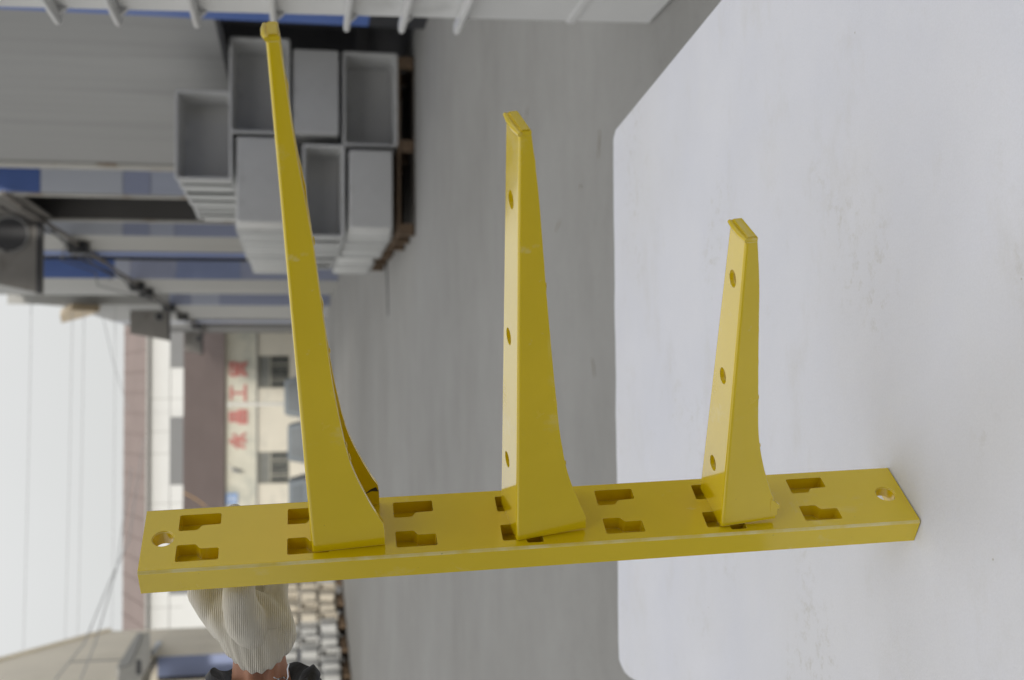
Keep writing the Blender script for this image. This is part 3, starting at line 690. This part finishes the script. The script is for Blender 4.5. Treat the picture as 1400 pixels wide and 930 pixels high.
# light coloured boxes on the left, far across the yard
GL = 'pale boxes stacked along the left of the yard'
base0 = on_z(470, 808, 0); base1 = on_z(482, 940, 0); nst = 9
for k in range(nst):
    f = k / (nst - 1); p = base0.lerp(base1, f) + (base0 - base1) * .12
    col = 'frp_sunlit_cream' if f < .45 else 'frp_white'  # sun on the far piles painted as cream, nearer ones a shaded grey-white
    far = ['farthest', 'second farthest', 'third farthest', 'fourth farthest', 'middle', 'fourth nearest', 'third nearest', 'second nearest', 'nearest'][k]
    h = .56
    for r in range(4):
        for c_ in range(2):
            zc = .24 + h / 2 + r * (h + .01); flip = (r + k) % 3 != 0
            row = ['bottom', 'second', 'third', 'top'][r]
            o = tray(p.x - .42 - c_ * .86 + random.uniform(-.05, .05), p.y + random.uniform(-.06, .06), zc, .84, h, .80 if flip else .5, col,
                     'pale fibreglass box in the %s row of the %s pile, %s' % (row, far, 'yard side' if c_ == 0 else 'wall side'), flip, GL, yaw=R(random.uniform(-2, 2)))
    if k % 2 == 0:
        t = thing('wooden_pallet', (p.x - .85, p.y + .8, 0), 'dark wooden pallet under the %s pale pile' % far, 'pallet', 'dark pallets under the pale boxes')
        for j in range(3):
            finish('bottom_board', B(-.85, .85, -.75 + j * .65, -.62 + j * .65, .001, .025), 'wood_dark', t)
            finish('deck_board', B(-.85, .85, -.75 + j * .65, -.55 + j * .65, .20, .225), 'wood_dark', t)
            for jj in range(3): finish('block', B(-.85 + jj * .78, -.71 + jj * .78, -.75 + j * .65, -.62 + j * .65, .026, .199), 'wood' if jj == 2 else 'wood_dark', t)
a = on_z(466, 838, 0); b = on_z(470, 818, 0)
st = tube(bmesh.new(), [(-6.62, 38.0, .01), (-6.35, 36.8, .42)], .045, 6); tag(finish('loose_stick', st, 'frp_sunlit_cream'), 'pale stick leaning against the far pallets on the left', 'stick')

# ================================================================ TALL WHITE FLANGED PANEL ON THE RIGHT
PX = 1.44
tw = thing('flanged_panel', (PX + .2, 3, 0), 'tall white moulded panel with horizontal flanges standing right beside the table', 'panel')
TWO = (PX + .2, 3, 0)
tb = bmesh.new(); prism(tb, [(PX, 1.7, .0), (PX, 4.36, .0), (PX, 4.55, 2.7), (PX, 4.55, 3.4), (PX, 1.7, 3.4)], (.55, 0, 0))
bmesh.ops.bevel(tb, geom=tb.edges[:], offset=.012, segments=2, affect='EDGES')
finish('body', rel(tb, TWO), 'panel', tw)
tb = B(PX - .006, PX + .2, 1.72, 4.385, .30, .335, bev=.003); finish('raised_band', rel(tb, TWO), 'panel', tw)
tb = B(PX - .012, PX + .2, 1.72, 4.44, .70, .735, bev=.004)
bmesh.ops.delete(tb, geom=tb.verts, context='VERTS'); tb.free()
for z in (.755, .968, 1.178, 1.452, 1.737, 2.025, 2.243, 2.50, 2.78, 3.05):
    dy = 4.36 + .19 * z / 2.7
    fb = bmesh.new()
    # gusseted flange: thick rounded lip, sloping at its far end
    prism(fb, [(PX - .001, 1.72, z - .011), (PX - .055, 1.72, z - .011), (PX - .055, dy + .03, z - .011), (PX - .04, dy + .055, z - .011), (PX - .001, dy + .055, z - .011)], (0, 0, .022))
    bmesh.ops.bevel(fb, geom=fb.edges[:], offset=.006, segments=2, affect='EDGES')
    prism(fb, [(PX - .002, dy - .03, z - .04), (PX - .03, dy - .03, z - .011), (PX - .002, dy - .03, z - .011)], (0, .03, 0))
    finish('flange', rel(fb, TWO), 'panel', tw)

# ================================================================ TABLE
TZ = .7495
tt = thing('table', (.02, 1.45, 0), 'white covered work table in the foreground under the yellow bracket', 'table')
TO = Vector((.02, 1.45, 0))
p1 = on_z(838, 181, TZ); p2 = on_z(987, 0, TZ); p3 = on_z(846, 903, TZ); p4 = on_z(868, 932, TZ)
dr_ = (p2 - p1).normalized(); q2 = p1 + dr_ * 1.75
dl_ = Vector((0, -1, 0)); c1_ = on_z(838.6, 188, TZ)
outline = [p1 + Vector((-.012, 0, 0)), p1 + Vector((.003, -.02, 0)), p2, q2, Vector((-.545, q2.y, TZ)), on_z(885, 942, TZ), on_z(870, 931, TZ), on_z(861, 926, TZ), on_z(854, 919, TZ), on_z(849, 911, TZ), p3]
n_far = 28; far_edge = []
for i in range(1, n_far):
    k = i / n_far; v = p3.lerp(outline[0], k); v.y += .0022 * math.sin(k * 31) + .0015 * math.sin(k * 67 + 1); far_edge.append(v)
outline += far_edge
cm = bmesh.new(); prism(cm, [(v.x, v.y, TZ - .006) for v in outline], (0, 0, .006))
bmesh.ops.bevel(cm, geom=[e for e in cm.edges if all(abs(v.co.z - TZ) < 1e-4 for v in e.verts)], offset=.003, segments=2, affect='EDGES')
finish('cover_sheet', rel(cm, TO), 'cloth', tt)
cm = bmesh.new(); c0 = Vector((0.02, 1.4, 0)); prism(cm, [((v.x - c0.x) * .985 + c0.x, (v.y - c0.y) * .985 + c0.y, TZ - .036) for v in outline], (0, 0, .029)); finish('tabletop', rel(cm, TO), 'wood', tt)
for x in (-.42, .42):
    for y in (.75, 2.05): finish('leg', rel(B(x - .025, x + .025, y - .025, y + .025, 0, TZ - .037, bev=.004), TO), 'grey_wall', tt)

# ================================================================ YELLOW CABLE BRACKET
# frame of the post: x out along the arms, y across towards the camera, z down
ax_z = Vector((.03745, -.03091, -.99882)).normalized(); ax_x = Vector((.7973, -.60163, .04851)); ax_x = (ax_x - ax_z * ax_x.dot(ax_z)).normalized(); ax_y = ax_z.cross(ax_x)
O = Vector((-.10837, 1.16055, EYE + .14268))
PW, PD, PL = .08226, .02701, .74680
br = bpy.data.objects.new('cable_bracket', None); C.objects.link(br)
tag(br, 'yellow moulded cable bracket with three arms, its slotted post standing on the white table', 'cable bracket')
mw = Matrix.Identity(4)
for i in range(3): mw[i][0], mw[i][1], mw[i][2], mw[i][3] = ax_x[i], ax_y[i], ax_z[i], O[i]
br.matrix_world = mw
def arcpts(cx, cy_, r, a0, a1, n): return [(cx + r * math.cos(R(a0 + (a1 - a0) * i / n)), cy_ + r * math.sin(R(a0 + (a1 - a0) * i / n))) for i in range(n + 1)]
rf_ = .0028
prof = [(-PD, .0006), (-PD + .0006, 0)] + arcpts(-rf_, rf_, rf_, -90, 0, 5) + arcpts(-rf_, PW - rf_, rf_, 0, 90, 5) + [(-PD + .0006, PW), (-PD, PW - .0006)]
pb = bmesh.new(); prism(pb, [(x, y, .0) for x, y in prof], (0, 0, PL))
post = finish('post', pb, ['yellow', 'yellow_worn'], br)
cutb = bmesh.new(); e = .0104; S0 = .0315; SL = .0383
def soft(poly, r=.0016):
    out = []; n = len(poly)
    for i in range(n):
        p = Vector(poly[i]); a = (Vector(poly[i - 1]) - p).normalized(); b = (Vector(poly[(i + 1) % n]) - p).normalized(); out += [p + a * r, p + (a + b) * r * .32, p + b * r]
    return out
for k in range(7):
    s = S0 + .1 * k; st_ = s + .0175
    far = [(s, e), (s + SL, e), (s + SL, e + .0150), (st_ + .0035, e + .0155), (st_, e + .0215), (s, e + .0215)]
    near = [(s, PW - e), (s, PW - e - .0215), (st_, PW - e - .0215), (st_ + .0035, PW - e - .0155), (s + SL, PW - e - .0155), (s + SL, PW - e)]
    if k in (3, 5): near = near[:5] + [(s + SL, PW - e + .0048), (s + .0225, PW - e + .0048), (s + .0225, PW - e)] + [(s, PW - e)]; near = [near[0]] + near[1:8]
    for poly in (far, near): prism(cutb, [(-.0140, v.y, v.x) for v in soft(poly)], (.025, 0, 0))
for hz_, hr in ((.0184, .0093), (.7277, .0095)):
    hy = .0405
    tube(cutb, [(-.05, hy, hz_), (.01, hy, hz_)], hr, 28)
    tube(cutb, [(-.0012, hy, hz_), (.0042, hy, hz_)], [hr + .0002, hr + .0036], 28)
    box(cutb, -.05, -.0112 if hz_ > .1 else -.0150, .012, PW - .012, hz_ - .0135 if hz_ > .1 else .004, hz_ + (.0135 if hz_ > .1 else .0118))
cut = finish('cutter', cutb, 'yellow', br, smooth=False)
# separate cutters are joined: use self-intersection aware exact solve
md = post.modifiers.new('slots', 'BOOLEAN'); md.object = cut; md.operation = 'DIFFERENCE'; md.solver = 'EXACT'; md.use_self = True
bv = post.modifiers.new('edges', 'BEVEL'); bv.width = .0006; bv.segments = 2; bv.limit_method = 'ANGLE'; bv.angle_limit = R(50); bv.material = 1
baked(post); sharpen(post, 38)
for pgn in post.data.polygons:
    c = pgn.center
    if -rf_ * .85 < c.x < -.00005 and (c.y < rf_ * .8 or c.y > PW - rf_ * .8): pgn.material_index = 1
bpy.data.objects.remove(cut)

def interp(tab, x):
    for (x0, h0), (x1, h1) in zip(tab, tab[1:]):
        if x <= x1: return h0 + (h1 - h0) * max(0, (x - x0)) / (x1 - x0)
    return tab[-1][1]
def smooth_tab(tab, x, w=.02): return sum(interp(tab, min(max(x + w * k / 3, tab[0][0]), tab[-1][0])) for k in range(-3, 4)) / 7
def make_arm(a0, b0, tilt, roll, yw, Ln, wb, wt, prof, holes, label, jag=False, mark=False):
    ct, s_t, cr, sr, cw, sw = math.cos(tilt), math.sin(tilt), math.cos(roll), math.sin(roll), math.cos(yw), math.sin(yw)
    def loc(x, y, h):
        y2 = y * cr - h * sr; h2 = y * sr + h * cr; xo = x * ct + h2 * s_t; ho = -x * s_t + h2 * ct
        return Vector((xo * cw - y2 * sw, b0 + xo * sw + y2 * cw, a0 + ho))
    o0 = loc(0, 0, 0); mx = Matrix.Identity(4)
    cols = [loc(1, 0, 0) - o0, loc(0, 1, 0) - o0, loc(0, 0, 1) - o0, o0]
    for j in range(4):
        for i in range(3): mx[i][j] = cols[j][i]
    bm = bmesh.new(); t = .0046; r = .0026; ns = 56; rings = []; rnd = random.Random(int(a0 * 1000))
    for i in range(ns + 1):
        k = i / ns; x = Ln * k; w = wb + (wt - wb) * k; flare = 1.0
        h = smooth_tab(prof, x, .016) if .03 < x < Ln - .01 else interp(prof, x)
        j1 = rnd.uniform(0, .0005) if rnd.random() < .12 else 0; j2 = rnd.uniform(0, .0012) if rnd.random() < .2 else 0
        t2 = min(t, h * .45)
        sec = [(-w, h + j2)] + [(-w, .0034 + r * 0)] + [(-w + r - r * math.cos(R(a)), r - r * math.sin(R(a))) for a in (15, 40, 65, 90)] \
            + [(w - r + r * math.sin(R(a)), r - r * math.cos(R(a))) for a in (0, 25, 50, 75)] + [(w, .0034), (w, h + j1)] \
            + [(w - t, h + j1), (w - t, t2 + .002), (w - t - .002, t2), (-w + t + .002, t2), (-w + t, t2 + .002), (-w + t, h + j2)]
        rings.append([bm.verts.new((x, y, z)) for y, z in sec])
    for a, b in zip(rings, rings[1:]):
        for i in range(len(a)): bm.faces.new((a[i], a[(i + 1) % len(a)], b[(i + 1) % len(a)], b[i]))
    bm.faces.new(rings[0][::-1]); bm.faces.new(rings[-1])
    arm = finish('arm', bm, ['yellow', 'yellow_worn'], br); arm.matrix_local = mx; arm['label'] = label
    if holes:
        hb = bmesh.new()
        for hx_, hy_ in holes: tube(hb, [(hx_, hy_, -.01), (hx_, hy_, t + .004)], .0078, 28)
        cu = finish('cutter', hb, 'yellow', br, smooth=False); cu.matrix_local = mx
        md = arm.modifiers.new('holes', 'BOOLEAN'); md.object = cu; md.operation = 'DIFFERENCE'; md.solver = 'EXACT'
        bpy.context.view_layer.update(); baked(arm); bpy.data.objects.remove(cu)
    bv = arm.modifiers.new('edges', 'BEVEL'); bv.width = .0005; bv.segments = 2; bv.limit_method = 'ANGLE'; bv.angle_limit = R(48); bv.material = 1
    baked(arm); sharpen(arm, 36)
    w = wt; h = prof[-1][1]
    # closed end with a raised lip across the top
    eb = bmesh.new(); w2 = w - .0002; x_ = Ln - .0007; prism(eb, [(x_, -w2, .0008), (x_, w2, .0008), (x_, w2, h - .0001), (x_, -w2, h - .0001)], (.0055, 0, 0))
    bmesh.ops.bevel(eb, geom=[q for q in eb.edges if all(v.co.x > Ln + .001 for v in q.verts)], offset=.0012, segments=2, affect='EDGES'); finish('end_cap', eb, 'yellow', arm)
    lb_ = bmesh.new(); tube(lb_, [(Ln + .0018, -w - .0004, -.0002), (Ln + .0018, -w * .3, -.0010), (Ln + .0018, w * .4, -.0008), (Ln + .0018, w + .0004, .0006)], [.0019, .0024, .0024, .0019], 12)
    bmesh.ops.bevel(lb_, geom=[e for e in lb_.edges if len(e.link_faces) == 2 and e.calc_face_angle(0) > 1], offset=.0006, segments=2, affect='EDGES')
    finish('lip', lb_, 'yellow', arm)
    # moulding flash along the lower edges
    for _ in range(5):
        x = rnd.uniform(.03, Ln * .8); s_ = rnd.choice((-1, 1)); wx = wb + (wt - wb) * x / Ln; fl = bmesh.new()
        bmesh.ops.create_icosphere(fl, subdivisions=1, radius=1, matrix=Matrix.Translation((x, s_ * (wx - t / 2), smooth_tab(prof, x, .016) + .0003)) @ Matrix.Diagonal((rnd.uniform(.002, .006), .0018, .0010, 1)))
        finish('mould_flash', fl, 'yellow', arm)
    # hooks that reach into the slots
    for sgn in (-1, 1):
        hb = B(-.020, .001, sgn * (wb - .010) - .0022, sgn * (wb - .010) + .0022, .004, .030, bev=.001); finish('hook', hb, 'yellow', arm)
    if jag:
        jb = bmesh.new(); prism(jb, [(.026, wb - .0042, .049), (.0195, wb - .0042, .0548), (.0165, wb - .0042, .0585), (.011, wb - .0042, .0590), (.0125, wb - .0042, .0568), (.004, wb - .0042, .0572), (.004, wb - .0042, .050)], (0, .0040, 0))
        finish('chipped_corner', jb, 'yellow', arm)
    if mark:
        mb = bmesh.new(); prism(mb, [(.016, -wb + t + .0004, .054), (.021, -wb + t + .0004, .059), (.0235, -wb + t + .0004, .0645), (.018, -wb + t + .0004, .0665), (.019, -wb + t + .0004, .060)], (0, .0008, 0)); finish('dark_chip', mb, 'soot', arm)
    return arm
P1 = [(0, .0672), (.0241, .0673), (.0329, .0623), (.05, .0555), (.0684, .0492), (.0857, .0432), (.1073, .0382), (.1565, .032), (.1909, .029), (.2783, .0242), (.3294, .0213), (.3655, .0178), (.4041, .0141), (.4625, .0108), (.4804, .0095)]
P2 = [(0, .0686), (.0147, .068), (.0412, .0577), (.062, .0507), (.0846, .045), (.1239, .0388), (.201, .0306), (.2663, .0242), (.3553, .0165), (.4058, .0100)]
P3 = [(0, .0561), (.0045, .0562), (.025, .052), (.044, .0443), (.0659, .0378), (.085, .033), (.1035, .0293), (.1932, .0215), (.2641, .0163), (.3039, .0109)]
make_arm(.1529, .0415, .0219, .0442, .0039, .4804, .0299, .0138, P1, [], 'long upper arm seen from its side, with a hollow underside', mark=True)
make_arm(.3405, .0450, .0423, .1210, -.0176, .4058, .0290, .0195, P2, [(.3425, -.0018), (.2092, -.005), (.0707, -.0064)], 'middle arm with three holes in its bright upper face')
make_arm(.5421, .0434, .0633, .0578, -.0370, .3039, .0305, .0183, P3, [(.2590, -.0009), (.1562, -.0011), (.0522, -.0038)], 'shortest and lowest arm with three holes and a chipped lower corner', jag=True)

# ================================================================ THE HAND
pe = thing('person', (-.30, 1.18, 1.39), 'person in white knitted glove and black padded sleeve, holding the yellow post from behind', 'person')
PO = Vector((-.30, 1.18, 1.39))
def blob(chains, name, mat, voxel, smooth_it=4, parent=pe, post=None):
    """one continuous skin grown over chains of tapering round sections"""
    bm = bmesh.new()
    for ch in chains:
        for (p, r0), (q, r1) in zip(ch, ch[1:]):
            p, q = Vector(p), Vector(q); n = max(2, int((q - p).length / (min(min(r0), min(r1)) * .3)))
            for i in range(n + 1):
                k = i / n; c = p.lerp(q, k); rr = [r0[j] + (r1[j] - r0[j]) * k for j in range(3)]
                bmesh.ops.create_icosphere(bm, subdivisions=2, radius=1, matrix=Matrix.Translation(c - PO) @ Matrix.Diagonal((*rr, 1)))
    o = finish(name, bm, mat, parent)
    rm = o.modifiers.new('skin', 'REMESH'); rm.mode = 'VOXEL'; rm.voxel_size = voxel; rm.use_smooth_shade = True
    sm = o.modifiers.new('soft', 'SMOOTH'); sm.factor = .6; sm.iterations = smooth_it
    baked(o)
    if not o.data.materials: o.data.materials.append(M[mat])
    for pgn in o.data.polygons: pgn.use_smooth = True
    return o
def hp_(x, y, Y): return tuple(on_y(x, y, Y))
V = lambda *r: r if len(r) == 3 else (r[0],) * 3
# photo points give height and side, third number is the distance from the camera
glove = [
    # palm from cuff to knuckles
    [(hp_(354, 884, 1.166), V(.014, .021, .031)), (hp_(351, 868, 1.166), V(.017, .0235, .0345)), (hp_(345, 850, 1.168), V(.019, .025, .0365)), (hp_(334, 832, 1.176), V(.018, .022, .033)), (hp_(314, 816, 1.190), V(.015, .018, .026))],
    # thumb: comes off the side of the palm nearest the camera and closes behind the post
    [(hp_(348, 874, 1.158), V(.019)), (hp_(336, 850, 1.150), V(.0195)), (hp_(328, 828, 1.146), V(.0175)), (hp_(326, 808, 1.140), V(.0155)), ((-.166, 1.150, 1.405), V(.013)), ((-.144, 1.170, 1.403), V(.0105))],
    # index finger
    [(hp_(306, 858, 1.178), V(.014)), (hp_(288, 832, 1.180), V(.0145)), (hp_(276, 812, 1.186), V(.0145)), (hp_(274, 800, 1.198), V(.013)), ((-.150, 1.212, 1.447), V(.011)), ((-.122, 1.203, 1.440), V(.010))],
    # middle finger
    [(hp_(318, 838, 1.200), V(.013)), ((-.190, 1.218, 1.432), V(.0125)), ((-.150, 1.224, 1.424), V(.0115)), ((-.118, 1.208, 1.418), V(.010))],
    # ring finger
    [(hp_(346, 840, 1.204), V(.0125)), ((-.192, 1.224, 1.405), V(.012)), ((-.152, 1.228, 1.400), V(.011)), ((-.122, 1.210, 1.396), V(.010))],
    [(hp_(352, 836, 1.206), V(.016)), (hp_(362, 816, 1.214), V(.017)), (hp_(366, 800, 1.218), V(.015))],
    # little finger and the heel of the hand below it
    [(hp_(384, 866, 1.178), V(.0135)), (hp_(381, 842, 1.184), V(.0135)), (hp_(377, 820, 1.190), V(.0125)), ((-.172, 1.204, 1.374), V(.0105)), ((-.142, 1.200, 1.376), V(.009))],
    [(hp_(384, 880, 1.166), V(.013, .019, .0125)), (hp_(388, 862, 1.168), V(.013, .019, .0125)), (hp_(386, 846, 1.174), V(.012, .015, .011)), (hp_(382, 832, 1.18), V(.009))],
    [(hp_(322, 884, 1.168), V(.012, .018, .012)), (hp_(312, 864, 1.168), V(.012, .019, .012)), (hp_(300, 846, 1.172), V(.012, .016, .012))],
]
gl = blob(glove, 'glove', 'knit', .0018, 14)
# knitted cuff: a ribbed sleeve of stitches ending in a loose rolled edge
cu = bmesh.new(); n = 120; rows = []
cen = [(hp_(346, 856, 1.166), .0330, .0240), (hp_(350, 872, 1.166), .0362, .0250), (hp_(353, 886, 1.166), .0362, .0255), (hp_(355, 899, 1.166), .0340, .0250), (hp_(356, 908, 1.166), .0305, .0240), (hp_(356, 908, 1.166), .0270, .0205), (hp_(356, 895, 1.166), .0255, .0190)]
for i, (c, rz_, ry_) in enumerate(cen):
    row = []
    for k in range(n):
        a = 2 * math.pi * k / n; rib = 1 + (.018 * math.cos(a * 20) * min(1, .35 + i * .25) if i < 5 else 0)
        wob = .0035 * math.sin(a * 2 + 1.1) + .0012 * math.sin(a * 20) if 3 <= i <= 5 else 0
        row.append(cu.verts.new(Vector(c) - PO + Vector((wob - .0045 * math.cos(a) * (1 if i > 2 else .4) * (-1) * 0, math.sin(a) * ry_ * rib, math.cos(a) * rz_ * rib)) + Vector(((.013 if i > 2 else .006 * i) * math.cos(a) ** 2, 0, 0))))
    rows.append(row)
for a, b in zip(rows, rows[1:]):
    for k in range(n): cu.faces.new((a[k], a[(k + 1) % n], b[(k + 1) % n], b[k]))
cuff = finish('cuff', cu, 'knit', gl, sharp=80)
# bare wrist and forearm
arm_ch = [[(hp_(354, 880, 1.168), V(.018, .017, .024)), (hp_(355, 905, 1.168), V(.018, .019, .0265)), (hp_(357, 930, 1.170), V(.02, .021, .029)), ((-.36, 1.185, 1.375), V(.03, .032, .036)), ((-.50, 1.215, 1.34), V(.04, .042, .044))],
          [(hp_(372, 892, 1.150), V(.006)), (hp_(373, 935, 1.152), V(.007))], [(hp_(345, 892, 1.1495), V(.006)), (hp_(344, 940, 1.150), V(.007))]]
blob(arm_ch, 'forearm', 'skin', .0022, 8)
# padded sleeve: quilted rings, open at the wrist
sl = bmesh.new(); n = 72; rows = []
path = [(Vector(hp_(360, 922, 1.185)), .040), (Vector(hp_(361, 915, 1.185)), .049), (Vector(hp_(361, 924, 1.185)), .0545)]
stt = Vector(hp_(361, 934, 1.185)); en = Vector((-.62, 1.25, 1.30))
for i in range(26):
    k = i / 25; path.append((stt.lerp(en, k), .053 + .022 * k + .006 * abs(math.sin(k * 13)) ** .6))
path = [(Vector(hp_(360, 936, 1.185)), .035)] + path
for i, (c, r) in enumerate(path):
    row = []
    for kk in range(n):
        a = 2 * math.pi * kk / n; w = 1 + .03 * math.sin(a * 5 + i * .9) + .02 * math.sin(a * 11 - i * 1.7)
        row.append(sl.verts.new(c - PO + Vector(((.012 * (1 - abs(math.cos(a))) * (-1) if i < 5 else 0) + .003 * math.sin(a * 6 + 1), math.sin(a) * r * .85 * w, math.cos(a) * r * w))))
    rows.append(row)
for a, b in zip(rows, rows[1:]):
    for k in range(n): sl.faces.new((a[k], a[(k + 1) % n], b[(k + 1) % n], b[k]))
sl.faces.new(rows[-1])
slv = finish('jacket_sleeve', sl, 'jacket', pe, sharp=70)
th = tube(bmesh.new(), [Vector(hp_(x, y, 1.128)) - PO for x, y in ((374, 926), (380, 929), (388, 926), (392, 930), (394, 925), (393, 915), (395, 908))], .0007, 6)
finish('loose_thread', th, 'sign_white', slv)
